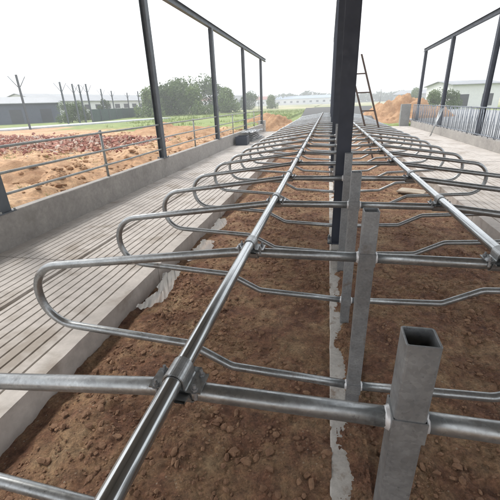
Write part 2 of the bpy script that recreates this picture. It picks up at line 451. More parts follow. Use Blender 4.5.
# ------------------------------------------------------------------ neck rails: two pipes side by side, clamped at every divider
def clamp_mesh(kind):
    bm = bmesh.new()
    if kind == 'band':      # saddle over both pipes and down onto a plate
        prof = []
        r = .0312
        for k in range(17): a = PI-k*PI/16; prof.append((r*math.cos(a), r*math.sin(a)))
        prof = [(-.088, -.030), (-.040, -.030), (-.0330, -.022)]+prof+[(.0330, -.022), (.040, -.030), (.088, -.030)]
        th = .005; n = len(prof)
        def nrm(i):
            a = Vector(prof[max(i-1, 0)]); b = Vector(prof[min(i+1, n-1)]); d = (b-a).normalized(); return Vector((-d.y, d.x))
        rings = []
        for i, q in enumerate(prof):
            o = Vector(q)+nrm(i)*th
            rings.append([bm.verts.new((q[0], -.043, q[1])), bm.verts.new((o.x, -.043, o.y)), bm.verts.new((o.x, .043, o.y)), bm.verts.new((q[0], .043, q[1]))])
        for a, b in zip(rings, rings[1:]):
            for k in range(4): bm.faces.new((a[k], a[(k+1) % 4], b[(k+1) % 4], b[k]))
        bm.faces.new(rings[0]); bm.faces.new(rings[-1][::-1])
    elif kind == 'lower':   # half shell under the divider tube with ears
        prof = [(-.075, -.032), (-.045, -.036)]
        for k in range(13): a = PI+k*PI/12; prof.append((.0335*math.cos(a), -.0602+.0335*math.sin(a)))
        prof += [(.045, -.036), (.075, -.032)]
        rings = []
        for q in prof: rings.append([bm.verts.new((-.05, q[0], q[1])), bm.verts.new((.05, q[0], q[1])), bm.verts.new((.05, q[0]*1.09, q[1]-.005)), bm.verts.new((-.05, q[0]*1.09, q[1]-.005))])
        for a, b in zip(rings, rings[1:]):
            for k in range(4): bm.faces.new((a[k], a[(k+1) % 4], b[(k+1) % 4], b[k]))
    fix(bm); return bm
def bolt_bm():
    bm = bmesh.new()
    bmesh.ops.create_cone(bm, segments=10, radius1=.0055, radius2=.0055, depth=.060, cap_ends=True)
    r = bmesh.ops.create_cone(bm, segments=6, radius1=.0105, radius2=.0105, depth=.009, cap_ends=True)
    bmesh.ops.translate(bm, verts=r['verts'], vec=(0, 0, .012))
    r = bmesh.ops.create_cone(bm, segments=12, radius1=.015, radius2=.015, depth=.003, cap_ends=True)
    bmesh.ops.translate(bm, verts=r['verts'], vec=(0, 0, .0055)); return bm
def neck_rail(x, label):
    z = 1.262+.030+.0302; y0, y1 = -1.3, YEND+.5
    root = empty('neck_rail', (x, y0, 0), **dict(label=label, cat='neck rail', group='neck rail pipes'))
    bm = bmesh.new(); pts = []; yy = 0; off = random.uniform(0, 9)
    while yy <= y1-y0+.01:
        pts.append((.0015*fbm(off, yy*.6), yy, z+.0015*fbm(off+3, yy*.4))); yy += .5
    tube(bm, pts, .0300, 28); fix(bm); mesh_obj('pipe', bm, M['pipe'], root)
    for k, yy in enumerate([7.1, 13.0, 19.0, 25.0]):          # screwed couplings
        bm = bmesh.new(); tube(bm, [(0, yy-.05, z), (0, yy+.05, z)], .0335, 24); fix(bm); mesh_obj('coupling', bm, M['pipe'], root)
    cb = cl = bo = None
    for i in range(NDIV):
        yy = Y1+i*S-y0
        if cb is None:
            cb = mesh_obj('clamp', clamp_mesh('band'), M['galv'], root); cb.location = (0, yy, z)
            lo = mesh_obj('clamp_base', clamp_mesh('lower'), M['galv'], cb); c = cb
            b0 = None
            for sx in (-1, 1):
                for sy2 in (-1, 1):
                    if b0 is None: b0 = mesh_obj('bolt', bolt_bm(), M['weld'], cb)
                    else: b0 = link(b0.copy(), cb)
                    b0.location = (sx*.066, sy2*.033, -.034)
        else:
            c = cb.copy(); link(c, root); c.location = (0, yy, z)
            q = lo.copy(); link(q, c)
            if i < 10:
                for ch in [h for h in cb.children if h.name.startswith('bolt')]:
                    d = ch.copy(); link(d, c)
        c.rotation_euler = (0, 0, R(random.uniform(-2, 2)))
    return root
neck_rail(XP-.6966, 'bright round steel pipe running away over the left side stalls')
neck_rail(XP+.6966, 'bright round steel pipe running away over the right side stalls')

# ------------------------------------------------------------------ H columns
def h_column(name, w, d, z0, z1, mat, plate=True):
    root = empty(name, (0, 0, 0))
    bm = bmesh.new(); t = .012
    box(bm, -w/2, -w/2+t, -d/2, d/2, z0, z1); box(bm, w/2-t, w/2, -d/2, d/2, z0, z1); box(bm, -w/2+t, w/2-t, -t/2, t/2, z0, z1)
    mesh_obj('shaft', bm, mat, root)
    if plate:
        bx('base_plate', (-w/2-.05, w/2+.05, -d/2-.05, d/2+.05, z0-.018, z0), mat, root)
        bm = bmesh.new()
        for sx in (-1, 1):
            for s2 in (-1, 1):
                r = bmesh.ops.create_cone(bm, segments=6, radius1=.016, radius2=.016, depth=.03, cap_ends=True)
                bmesh.ops.translate(bm, verts=r['verts'], vec=(sx*(w/2+.03), s2*(d/2+.03), z0+.015))
        mesh_obj('anchor_nuts', bm, M['rail'], root)
    return root
def place(o, x, y, rz=0, **k):
    o.location = (x, y, o.location.z); o.rotation_euler.z = rz; return tag(o, **k)
NTH = ['nearest', 'second', 'third', 'fourth', 'fifth', 'sixth']
for i, y in enumerate([4.46, 10.2, 15.95, 21.7, 27.4]):
    bm = bmesh.new(); box(bm, .125, .345, y-.15, y+.15, -.1, .38, bev=.012)
    tag(mesh_obj('column_footing', bm, M['kerbc']), 'pale concrete block under the %s dark column on the stall centre line' % NTH[i], 'footing', 'concrete footings under the central columns')
    c = h_column('steel_column', .14, .165, .398, 6.0, M['navy'])
    place(c, .205 if i == 0 else .21, y, PI/2, label='%s tall dark blue steel column standing among the stall posts' % NTH[i], cat='column', group='dark steel columns on the centre line')

# ------------------------------------------------------------------ left wall, railing, columns
WT = .715
bm = bmesh.new(); rows = []
y = -3.0
while y < 27.3:
    j = .004*fbm(1, y*1.3); k = .004*fbm(4, y*.9)
    rows.append([bm.verts.new(q) for q in ((-4.752+j, y, .1), (-4.752+j, y, WT-.012+k), (-4.764, y, WT+k), (-4.905, y, WT+k), (-4.917, y, WT-.012), (-4.917, y, -.3))]); y += .25
for a, b in zip(rows, rows[1:]):
    for k in range(5): bm.faces.new((a[k], a[k+1], b[k+1], b[k]))
bm.faces.new(rows[0]); bm.faces.new(rows[-1][::-1]); fix(bm)
tag(mesh_obj('low_wall', bm, M['wallc']), 'low grey concrete wall with a pale top edge along the left alley', 'wall')
XW = -4.835
root = empty('pipe_railing', (XW, 0, WT)); tag(root, 'three bar galvanised pipe railing on top of the low left wall', 'railing')
for zz in (1.66, 1.29, .975):
    bm = bmesh.new(); pts = [(.02, y, zz-WT+.006*fbm(zz*9, y*.7)) for y in [-2+.6*i for i in range(49)]]
    tube(bm, pts, .0215, 8); fix(bm); mesh_obj('rail', bm, M['rail'], root)
for y in (1.3, 7.1, 12.85, 18.6, 24.3):
    bm = bmesh.new(); tube(bm, [(-.028, y, 0), (-.028, y, 1.0)], .028, 10)
    for zz in (1.66, 1.29, .975): tube(bm, [(-.03, y-.04, zz-WT), (-.03, y+.04, zz-WT)], .034, 10)
    fix(bm); mesh_obj('railing_post', bm, M['rail'], root)
for i, y in enumerate([4.21, 9.96, 15.7, 21.47, 27.1]):
    c = h_column('wall_column', .16, .19, WT+.02, 5.0, M['grey_steel'])
    place(c, XW-.0, y, 0, label='%s grey steel column rising from the low left wall' % NTH[i], cat='column', group='grey steel columns on the left wall')
bx('wall_end_plinth', (-5.15, -4.65, 27.3, 27.8, -.1, .95), M['kerbc'], bev=.02)
tag(bpy.data.objects['wall_end_plinth'], 'pale concrete plinth at the far end of the low left wall', 'plinth')

# ------------------------------------------------------------------ right kerb wall, headlock feed barriers, columns
XR = 6.12
bx('feed_wall', (XR-.06, XR+.30, -2, 29.3, .0, .56), M['wallc'], bev=.008)
tag(bpy.data.objects['feed_wall'], 'low concrete feed wall under the barred barriers on the right', 'wall')
def barrier():
    L = 2.82; root = empty('feed_barrier', (XR, 0, .56))
    for nm, z in (('top_rail', 1.10), ('bottom_rail', .07)):
        bm = bmesh.new(); tube(bm, [(0, .02, z), (0, L, z)], .024, 8); fix(bm); mesh_obj(nm, bm, M['barr'], root)
    n = 10
    for k in range(n+1):
        y = .05+k*(L-.08)/n
        if k % 2 == 0: pts = [(0, y, .0), (0, y, 1.10)]
        else: pts = [(0, y-.07, .07), (0, y-.02, .55), (0, y+.10, 1.10)]
        bm = bmesh.new(); tube(bm, pts, .016, 7); fix(bm); mesh_obj('upright_bar', bm, M['barr'], root)
        if k % 2 and k < n:
            bm = bmesh.new(); tube(bm, [(.0, y+.12, .07), (0, y+.15, .45), (0, y+.02, 1.0)], .014, 7); fix(bm); mesh_obj('locking_bar', bm, M['barr'], root)
    return root
b0 = barrier()
for i in range(8):
    o = b0 if i == 0 else copy_tree(b0)
    o.location.y = 6.5+i*2.86
    tag(o, '%s galvanised barred feed barrier counting from the far end of the right wall' % ORD[7-i] if i < 7 else 'farthest galvanised barred feed barrier, beside the grey concrete pier', 'feed barrier', 'feed barriers along the right wall')
for i, y in enumerate([11.35, 17.1, 22.85, 28.6]):
    c = h_column('side_column', .17, .2, .58, 5.0, M['navy'])
    place(c, XR+.16, y, 0, label='%s dark steel column standing on the right feed wall' % NTH[i], cat='column', group='dark steel columns on the right side')
bx('concrete_pier', (5.35, 6.0, 29.6, 30.1, -.1, 1.72), M['pierc'], bev=.02)
tag(bpy.data.objects['concrete_pier'], 'upright grey concrete pier at the far end of the right alley', 'pier')
for k, (dx, dy) in enumerate([(0, 0), (.12, .35), (-.1, -.3)]):
    bm = bmesh.new(); tube(bm, [(5.55+dx, 21.5+dy, .175), (XR-.10, 21.9+dy*.8, 1.55)], .022, 8); fix(bm)
    tag(mesh_obj('loose_pipe', bm, M['galv']), 'loose steel pipe leaning on the right feed barrier, %s of three' % ['middle', 'farthest', 'nearest'][k], 'pipe', 'pipes leaning on the right feed barrier')

# ------------------------------------------------------------------ roof steel; sheeting only over the first bays (above the picture)
XE0, XE1, XM = XW, XR+.16, .19
for nm, x, z, lab in (('eave_beam', XE0, 5.0, 'grey steel eave beam along the tops of the left wall columns'), ('eave_beam', XE1, 5.0, 'dark steel eave beam along the tops of the right side columns'), ('ridge_beam', XM, 6.0, 'dark steel ridge beam carried by the central columns')):
    bm = bmesh.new(); box(bm, x-.07, x+.07, -9.0, 29.2, z+.003, z+.013); box(bm, x-.07, x+.07, -9.0, 29.2, z+.177, z+.187); box(bm, x-.004, x+.004, -9.0, 29.2, z+.013, z+.177)
    tag(mesh_obj(nm, bm, M['navy'] if x > 0 else M['grey_steel']), lab, 'beam')
root = empty('roof', (XM, 0, 6.2), label='corrugated sheet roof over the nearest bays of the cow shed', cat='roof')
for s, xe in ((-1, XE0-.3), (1, XE1+.7)):
    dx, dz = xe-XM, -1.0*abs(xe-XM)/5.2
    bm = bmesh.new(); n = 260; pr = []
    for i in range(n+1):
        y = -9.0+18.1*i/n; o = .02*(1 if (i//2) % 2 else -1)
        pr.append((bm.verts.new((0, y, .04+o)), bm.verts.new((dx, y, dz+.04+o))))
    for a, b in zip(pr, pr[1:]): bm.faces.new((a[0], a[1], b[1], b[0]))
    ex = bmesh.ops.extrude_face_region(bm, geom=bm.faces[:]); bmesh.ops.translate(bm, verts=[v for v in ex['geom'] if isinstance(v, bmesh.types.BMVert)], vec=(0, 0, .006)); fix(bm)
    mesh_obj('roof_sheet', bm, M['rail'], root)
    for k in range(6):
        t = (k+.5)/6; bm = bmesh.new(); box(bm, dx*t-.03, dx*t+.03, -9.0, 9.1, dz*t-.10, dz*t-.002); mesh_obj('purlin', bm, M['grey_steel'], root)

# ------------------------------------------------------------------ ladder standing in the right row
root = empty('ladder', (1.99, 14.1, .0), 0, label='dark wooden ladder leaning up among the right side stalls', cat='ladder')
Lx = -.46; Ht = 3.6
for s in (-1, 1):
    bm = bmesh.new(); box(bm, -.032, .032, -.022, .022, 0, 1)
    for v in bm.verts:
        t = v.co.z; v.co = Vector((s*.235+v.co.x+t*-1.18, v.co.y+t*.25, t*Ht))
    mesh_obj('stile', bm, M['rust'], root)
for k in range(5):
    t = (.50+k*.62)/Ht; bm = bmesh.new(); box(bm, -.235, .235, -.015, .015, -.022, .022)
    for v in bm.verts: v.co += Vector((t*-1.18, t*.25, t*Ht))
    mesh_obj('rung', bm, M['rust'], root)

# ------------------------------------------------------------------ plastic sheet by the left kerb
def plastic_mat():
    m, nt, b = new_mat('clear_plastic'); b.inputs['Base Color'].default_value = (.52, .52, .50, 1)
    b.inputs['Roughness'].default_value = .38; b.inputs['Alpha'].default_value = .45
    return m
M['plastic'] = plastic_mat()
def crumple(name, path, wd, h0, amp, label, cat, mat, seedz=0, nu=90, nv=22):
    bm = bmesh.new(); rows = []
    path = [Vector(p) for p in path]
    for i in range(nu+1):
        t = i/nu*(len(path)-1); a = min(int(t), len(path)-2); p = path[a].lerp(path[a+1], t-a); d = (path[a+1]-path[a]).normalized(); n = Vector((-d.y, d.x, 0))
        row = []
        for j in range(nv+1):
            s = (j/nv-.5)*wd*(1+.5*fbm(i*.07, seedz))
            q = p+n*s
            z = abs(fbm(q.x*9, q.y*7, seedz+1, 4))*amp + abs(noise.noise(Vector((q.x*34, q.y*26, seedz))))*amp*.8 + .018*(1+fbm(q.x*2, q.y*2, 3))*0
            row.append(bm.verts.new((q.x+.03*fbm(q.x*12, q.y*12, 5+seedz), q.y+.03*fbm(q.x*12, q.y*12, 9+seedz), q.z+h0+z)))
        rows.append(row)
    for a, b in zip(rows, rows[1:]):
        for j in range(nv): bm.faces.new((a[j], a[j+1], b[j+1], b[j]))
    return tag(mesh_obj(name, bm, mat), label, cat)
def film(path, wd, seed, label, lean=.0):
    bm = bmesh.new(); rows = []; path = [Vector(p) for p in path]; nu, nv = 110, 26
    for i in range(nu+1):
        t = i/nu*(len(path)-1); a = min(int(t), len(path)-2); p = path[a].lerp(path[a+1], t-a); d = (path[a+1]-path[a]).normalized(); n = Vector((-d.y, d.x, 0))
        w2 = wd*(.35+.65*math.sin(PI*min(1, max(0, i/nu)))**.4)*(1+.45*fbm(i*.06, seed)); row = []
        for j in range(nv+1):
            f = j/nv-.5; q = p+n*(f*w2+.03*fbm(i*.05, seed+4))
            rid = 1-abs(fbm(q.x*9+q.y*4, q.y*1.3, seed, 2))*3; fine = 1-abs(noise.noise(Vector((q.x*26+q.y*12, q.y*2.5-q.x*3, seed+2))))*3
            z = .045+.040*fbm(q.x*1.7, q.y*1.7, 1, 3)+.030*max(0, rid)*(.6+.5*fbm(q.x*2, q.y*2, seed))+.004*max(-.5, fine) + lean*max(0, f)
            if q.x < -2.02: z = max(z, .02+min(.13, (-2.02-q.x)*1.2))
            row.append(bm.verts.new((max(q.x, -2.112), q.y, z)))
        rows.append(row)
    for a, b in zip(rows, rows[1:]):
        for j in range(nv): bm.faces.new((a[j], a[j+1], b[j+1], b[j]))
    return tag(mesh_obj('plastic_sheet', bm, M['plastic'], smooth=True), label, 'plastic sheet', 'scraps of clear plastic by the left kerb')
film([(-1.96, 2.95, 0), (-1.86, 3.35, 0), (-1.95, 3.8, 0), (-1.98, 4.1, 0)], .20, 2, 'crumpled clear plastic scrap beside the left kerb, nearest the camera')
film([(-1.92, 4.25, 0), (-1.80, 4.6, 0), (-1.86, 5.1, 0)], .30, 7, 'crumpled clear plastic scrap beside the left kerb, middle of three')
film([(-1.98, 5.4, 0), (-1.88, 5.9, 0), (-1.96, 6.3, 0)], .22, 12, 'crumpled clear plastic scrap beside the left kerb, farthest of three')
# offcut board on the right bed
bm = bmesh.new(); box(bm, 1.75, 2.35, 8.55, 8.95, .05, .085, rot=Matrix.Rotation(R(-28), 3, 'Z')); 
tag(mesh_obj('board', bm, rough_mat('pale_board', (.42, .35, .27), (.55, .47, .38), 4)), 'pale offcut board lying on the soil of the right bed', 'board')
# crate and wrapped panels on the left alley
root = empty('crate', (-4.35, 18.5, .175), R(4), label='dark open crate against the low wall on the left alley', cat='crate')
bm = bmesh.new()
for d in ((-.3, .3, -.45, .45, 0, .03), (-.3, -.27, -.45, .45, .03, .42), (.27, .3, -.45, .45, .03, .42), (-.27, .27, -.45, -.42, .03, .42), (-.27, .27, .42, .45, .03, .42)): box(bm, *d)
mesh_obj('crate_body', bm, M['navy'], root)
bx('crate_lining', (-.26, .26, -.41, .41, .034, .30), M['gravel'], root, bev=.02)
for k in range(6):
    bm = bmesh.new(); zz = .175+.08*k+.002
    box(bm, -4.60+.04*k, -3.98-.05*k, 19.7+.1*k, 22.6-.12*k, zz, zz+.055, rot=Matrix.Rotation(R(random.uniform(-5, 5)), 3, 'Z'), bev=.008)
    tag(mesh_obj('metal_panel', bm, M['weld']), ('bottom', 'second lowest', 'third lowest', 'fourth lowest', 'fifth lowest', 'topmost')[k]+' bright metal panel in the pile beyond the crate', 'panel', 'pile of metal panels on the left alley')
crumple('wrapping_film', [(-4.3, 19.4, .66), (-4.2, 20.6, .66), (-4.2, 21.9, .64)], .7, .0, .10, 'crumpled silvery film thrown over the pile of metal panels', 'plastic film', M['weld'], 6, 50, 18)

# ------------------------------------------------------------------ soil heaps, brick rubble
def heap(name, x, y, rx, ry, h, mat, label, z0=.0, seed=1, cat='soil heap', **k):
    bm = bmesh.new(); n = 44; rows = []
    for i in range(n+1):
        row = []
        for j in range(n+1):
            u, v = i/n*2-1, j/n*2-1; d = math.hypot(u, v)
            e = max(0, 1-d*d)**.95
            px, py = x+u*rx, y+v*ry
            z = z0 + h*e*(1+.6*fbm(px*.8, py*.8, seed)) + .12*h*fbm(px*3.2, py*3.2, seed+2)*min(1, e*4)
            if d > 1: z = z0-.15
            row.append(bm.verts.new((px, py, z)))
        rows.append(row)
    for a, b in zip(rows, rows[1:]):
        for j in range(n): bm.faces.new((a[j], a[j+1], b[j+1], b[j]))
    return tag(mesh_obj(name, bm, mat, smooth=True), label, cat, **k)
heap('soil_heap', -3.75, 29.2, 1.7, 1.9, 1.0, M['orange'], 'orange soil heap at the far end of the left alley', -.05, 1)
heap('soil_heap', -5.3, 32.6, 3.0, 2.2, 1.0, M['orange'], 'orange soil heap behind the wall end, left of the dark ramp', .1, 2)
heap('soil_heap', 7.2, 37.5, 4.8, 3.4, 1.9, M['orange'], 'tall orange soil bank past the end of the right alley', .0, 3)
heap('soil_heap', 5.4, 33.4, 1.8, 1.6, .8, M['orange'], 'small orange soil heap in front of the tall soil bank', .0, 5)
for k, (x, y, rx, h) in enumerate([(-8.0, 8.2, 1.6, .38), (-6.4, 11.6, 1.0, .30), (-7.8, 21.0, 2.2, .55), (-11.5, 24.5, 2.6, .5)]):
    heap('soil_mound', x, y, rx, rx*1.2, h, M['orange'], ['low orange soil mound nearest beyond the left railing', 'small soil mound right outside the left wall', 'orange soil mound behind the left wall near the bright grass', 'orange soil mound at the edge of the grass'][k], .42, 8+k, group='soil mounds outside the left wall')

def brick_mat():
    m, nt, b = new_mat('broken_brick'); g = N(nt, 'ShaderNodeNewGeometry')
    c = ramp(nt, g.outputs['Random Per Island'], [(0, (.20, .075, .055)), (.3, (.31, .13, .095)), (.6, (.42, .23, .17)), (.82, (.42, .30, .23)), (1, (.52, .45, .38))])
    v = coords(nt, world=True); c = mix(nt, .5, c, ramp(nt, noise_tex(nt, v, 14, 5), [(.3, .3), (.7, .7)]), 'OVERLAY')
    nt.links.new(c, b.inputs['Base Color']); b.inputs['Roughness'].default_value = .95; return m
SC = Scatter('cube')
for i in range(8000):
    t = random.random(); a = Vector((-8.3, 16.2, 0)).lerp(Vector((-25, 18.2, 0)), t)
    wd = 2.6+3.4*t
    q = random.gauss(0, .42); x = a.x+random.uniform(-.6, .6); y = a.y+q*wd
    hh = max(0, 1-abs(q)/1.1)*(.26+.22*fbm(x*.6, y*.6, 3))*sstep(0, .12, t+.04)
    z = .5+random.uniform(0, max(.03, hh))
    s = min(1.5, .42*random.paretovariate(2.6))
    M3 = Matrix.Rotation(random.uniform(0, 6.3), 3, 'Z') @ Matrix.Rotation(random.uniform(-1, 1), 3, 'X') @ Matrix.Rotation(random.uniform(-1, 1), 3, 'Y')
    SC.add(lambda c: M3 @ (Vector((c.x*.20*s, c.y*.11*s, c.z*.08*s))*(1+random.uniform(-.2, .2))) + Vector((x, y, z)))
tag(SC.build('brick_rubble', brick_mat()), 'long heap of broken red bricks on the ground beyond the left railing', 'rubble', kind='stuff')

SC = Scatter('ico')
for i in range(9000):
    x = -5.0-random.random()**1.4*14; y = 2+random.random()**1.2*22
    if fbm(x*.5, y*.5, 26) + random.uniform(-.3, .3) < 0: continue
    s = random.choice([.015, .02, .025, .03, .04, .05, .08])*random.uniform(.6, 1.3)
    p = Vector((x, y, ground_h(x, y)+s*.2))
    SC.add(lambda c: Vector((c.x*1.2, c.y, c.z*.75))*(s*(1+random.uniform(-.25, .25))) + p)
tag(SC.build('soil_lumps', M['orange']), 'lumps of dry orange soil strewn over the ground beyond the low wall', 'soil', kind='stuff')

# ------------------------------------------------------------------ vegetation
def leaf_mat(name, c0, c1, c2):
    m, nt, b = new_mat(name); g = N(nt, 'ShaderNodeNewGeometry')
    c = ramp(nt, g.outputs['Random Per Island'], [(0, c0), (.5, c1), (1, c2)])
    nt.links.new(c, b.inputs['Base Color']); b.inputs['Roughness'].default_value = .6
    if 'Subsurface Weight' in b.inputs: pass
    tr = N(nt, 'ShaderNodeBsdfTranslucent'); nt.links.new(c, tr.inputs[0])
    mxs = N(nt, 'ShaderNodeMixShader'); mxs.inputs[0].default_value = .3
    o = [n for n in nt.nodes if n.type == 'OUTPUT_MATERIAL'][0]
    nt.links.new(b.outputs[0], mxs.inputs[1]); nt.links.new(tr.outputs[0], mxs.inputs[2]); nt.links.new(mxs.outputs[0], o.inputs[0])
    return m
M['leafA'] = leaf_mat('leaf_dark', (.035, .065, .02), (.055, .095, .03), (.09, .13, .04))
M['leafB'] = leaf_mat('leaf_mid', (.05, .09, .025), (.08, .13, .035), (.12, .17, .05))
M['leafC'] = leaf_mat('leaf_light', (.09, .15, .04), (.13, .19, .055), (.19, .25, .08))
M['grassm'] = leaf_mat('grass_blade', (.12, .18, .04), (.19, .25, .07), (.30, .33, .12))
M['bark'] = rough_mat('bark', (.06, .045, .035), (.11, .09, .07), 6)
def leafquad(bm, c, s):
    n = Vector((random.gauss(0, 1), random.gauss(0, 1), random.gauss(0, 1))).normalized()
    a = n.orthogonal().normalized(); b = n.cross(a); k = random.uniform(.5, .8)
    bm.faces.new([bm.verts.new(c+a*s), bm.verts.new(c+b*s*k), bm.verts.new(c-a*s), bm.verts.new(c-b*s*k)])
def tree(h, wd, nl, ls, mat, seed, name='broadleaf_tree', low=.35):
    random.seed(seed); root = empty(name, (0, 0, 0))
    bm = bmesh.new(); top = Vector((random.uniform(-.2, .2), random.uniform(-.2, .2), h*.75))
    tube(bm, [(0, 0, -.1), top*.35, top*.7, top], .1, 8, radii=[h*.028, h*.02, h*.013, h*.005])
    lobes = []
    for k in range(9):
        a = random.uniform(0, 6.28); z = h*random.uniform(low, .88); rr = wd*random.uniform(.15, .42)*(1.15-z/h*.6)
        c = Vector((math.cos(a)*rr, math.sin(a)*rr, z)); lobes.append((c, wd*random.uniform(.14, .24)))
        st = top*(z/h*.75); tube(bm, [st, st.lerp(c, .6)+Vector((0, 0, -.1)), c], .05, 6, radii=[h*.010, h*.007, h*.003])
    lobes.append((top+Vector((0, 0, h*.1)), wd*.17)); fix(bm)
    mesh_obj('trunk', bm, M['bark'], root)
    bm = bmesh.new()
    for i in range(nl):
        c, r = random.choice(lobes); d = Vector((random.gauss(0, 1), random.gauss(0, 1), random.gauss(0, .8)))
        d = d.normalized()*r*random.uniform(.35, 1.15)**.6
        leafquad(bm, c+d, ls*random.uniform(.6, 1.3))
    mesh_obj('crown', bm, mat, root); return root
protos = [tree(6.5, 6.0, 2600, .20, M['leafA'], 1), None, tree(7.5, 5.2, 2600, .2, M['leafA'], 3),
          tree(5.4, 8.5, 4200, .19, M['leafB'], 4, 'leafy_bush', .08), tree(4.6, 7.5, 3800, .19, M['leafC'], 8, 'leafy_bush', .06)]
random.seed(5)
spots = [  # x, y, scale, proto, label
 (-34.0, 66, 1.0, 4, 'pale leafy bush right of the second left wall column, first in the clump'),
 (-30.5, 72, 1.15, 3, 'broad green bush in the clump behind the bright grass'),
 (-26.5, 70, 1.0, 4, 'pale rounded bush in the middle of the clump behind the grass'),
 (-34.5, 84, 1.3, 3, 'tall green bush at the back left of the clump'),
 (-28.5, 88, 1.35, 3, 'tallest green bush at the back of the clump'),
 (-22.0, 82, 1.0, 4, 'pale bush at the right end of the clump'),
 (-40.5, 90, 1.2, 3, 'green bush beyond the end of the green sheet fence'),
 (-42, 104, 1.1, 2, 'tall tree at the right end of the white building'),
 (-25.0, 118, .9, 3, 'small green bush in front of the grey far building'),
 (-18.0, 122, .8, 4, 'pale small bush just right of the grey far building'),
 (-40.2, 52.0, .5, 3, 'low dark bush in front of the white building'),
 (-46.0, 62.0, .55, 3, 'bush between the grey shed and white building'),
 (-42.0, 64.0, .55, 0, 'small tree in front of the white wall, left of the green fence'),
 (38, 132, 1.0, 3, 'green bush beyond the field right of the ladder'),
 (27, 126, .9, 4, 'pale bush beyond the orange soil bank'),
 (15.5, 63, .55, 4, 'low green bush behind the right feed barriers'),
 (17.0, 60, .5, 3, 'darker bush beside the white right building'),
]
used = set()
for x, y, s, k, lab in spots:
    o = protos[k] if k not in used else copy_tree(protos[k]); used.add(k)
    o.location = (x, y, .45 if x < 0 else .2); o.scale = (s*random.uniform(.9, 1.1), s*random.uniform(.9, 1.1), s)
    o.rotation_euler.z = random.uniform(0, 6)
    tag(o, lab, 'bush' if k > 2 else 'tree', 'bushes around the field' if k > 2 else 'trees around the field')
# far wooded belt on the horizon
bm = bmesh.new(); random.seed(9)
for i in range(15000):
    t = random.uniform(-1, 1); x = -60+t*420; y0 = 330+30*math.sin(x*.013)
    h = 7.5+3.2*fbm(x*.02, 0, 1)+2.5*fbm(x*.09, 3, 1)
    leafquad(bm, Vector((x, y0+random.uniform(-14, 14), random.random()**.8*max(2.5, h))), random.uniform(.9, 1.9))
tag(mesh_obj('distant_woodland', bm, M['leafA']), 'misty belt of trees along the whole horizon', 'woodland', kind='stuff')
bm = bmesh.new()
for i in range(9000):
    t = random.random(); x = random.uniform(-48, -3.5); y = random.uniform(26, 85)
    if y+x*.35 < 26 or (-4.86 < x < 7 and y < 62) or fbm(x*.12, y*.12, 6) < -.15: continue
    if -66 < x < -24.5 and y < 62: continue
    for k in range(3):
        a = random.uniform(0, 6.3); hh = random.uniform(.14, .38); p = Vector((x+random.uniform(-.15, .15), y+random.uniform(-.15, .15), .44))
        w2 = Vector((math.cos(a), math.sin(a), 0))*.035; tip = p+Vector((random.uniform(-.12, .12), random.uniform(-.12, .12), hh))
        bm.faces.new([bm.verts.new(p-w2), bm.verts.new(p+w2), bm.verts.new(tip)])
tag(mesh_obj('grass', bm, M['grassm']), 'rough bright green grass growing over the field left of the stalls', 'grass', kind='stuff')
bm = bmesh.new()
for i in range(700):
    x = random.uniform(-15, -5.1); y = random.uniform(3, 26)
    if fbm(x*.3, y*.3, 16) < .12: continue
    for k in range(7):
        a = random.uniform(0, 6.3); hh = random.uniform(.05, .16); p = Vector((x+random.uniform(-.1, .1), y+random.uniform(-.1, .1), ground_h(x, y)-.01))
        w2 = Vector((math.cos(a), math.sin(a), 0))*.008; tip = p+Vector((random.uniform(-.08, .08), random.uniform(-.08, .08), hh))
        bm.faces.new([bm.verts.new(p-w2), bm.verts.new(p+w2), bm.verts.new(tip)])
tag(mesh_obj('weeds', bm, M['grassm']), 'sparse weeds sprouting from the orange soil beyond the low wall', 'weeds', kind='stuff')

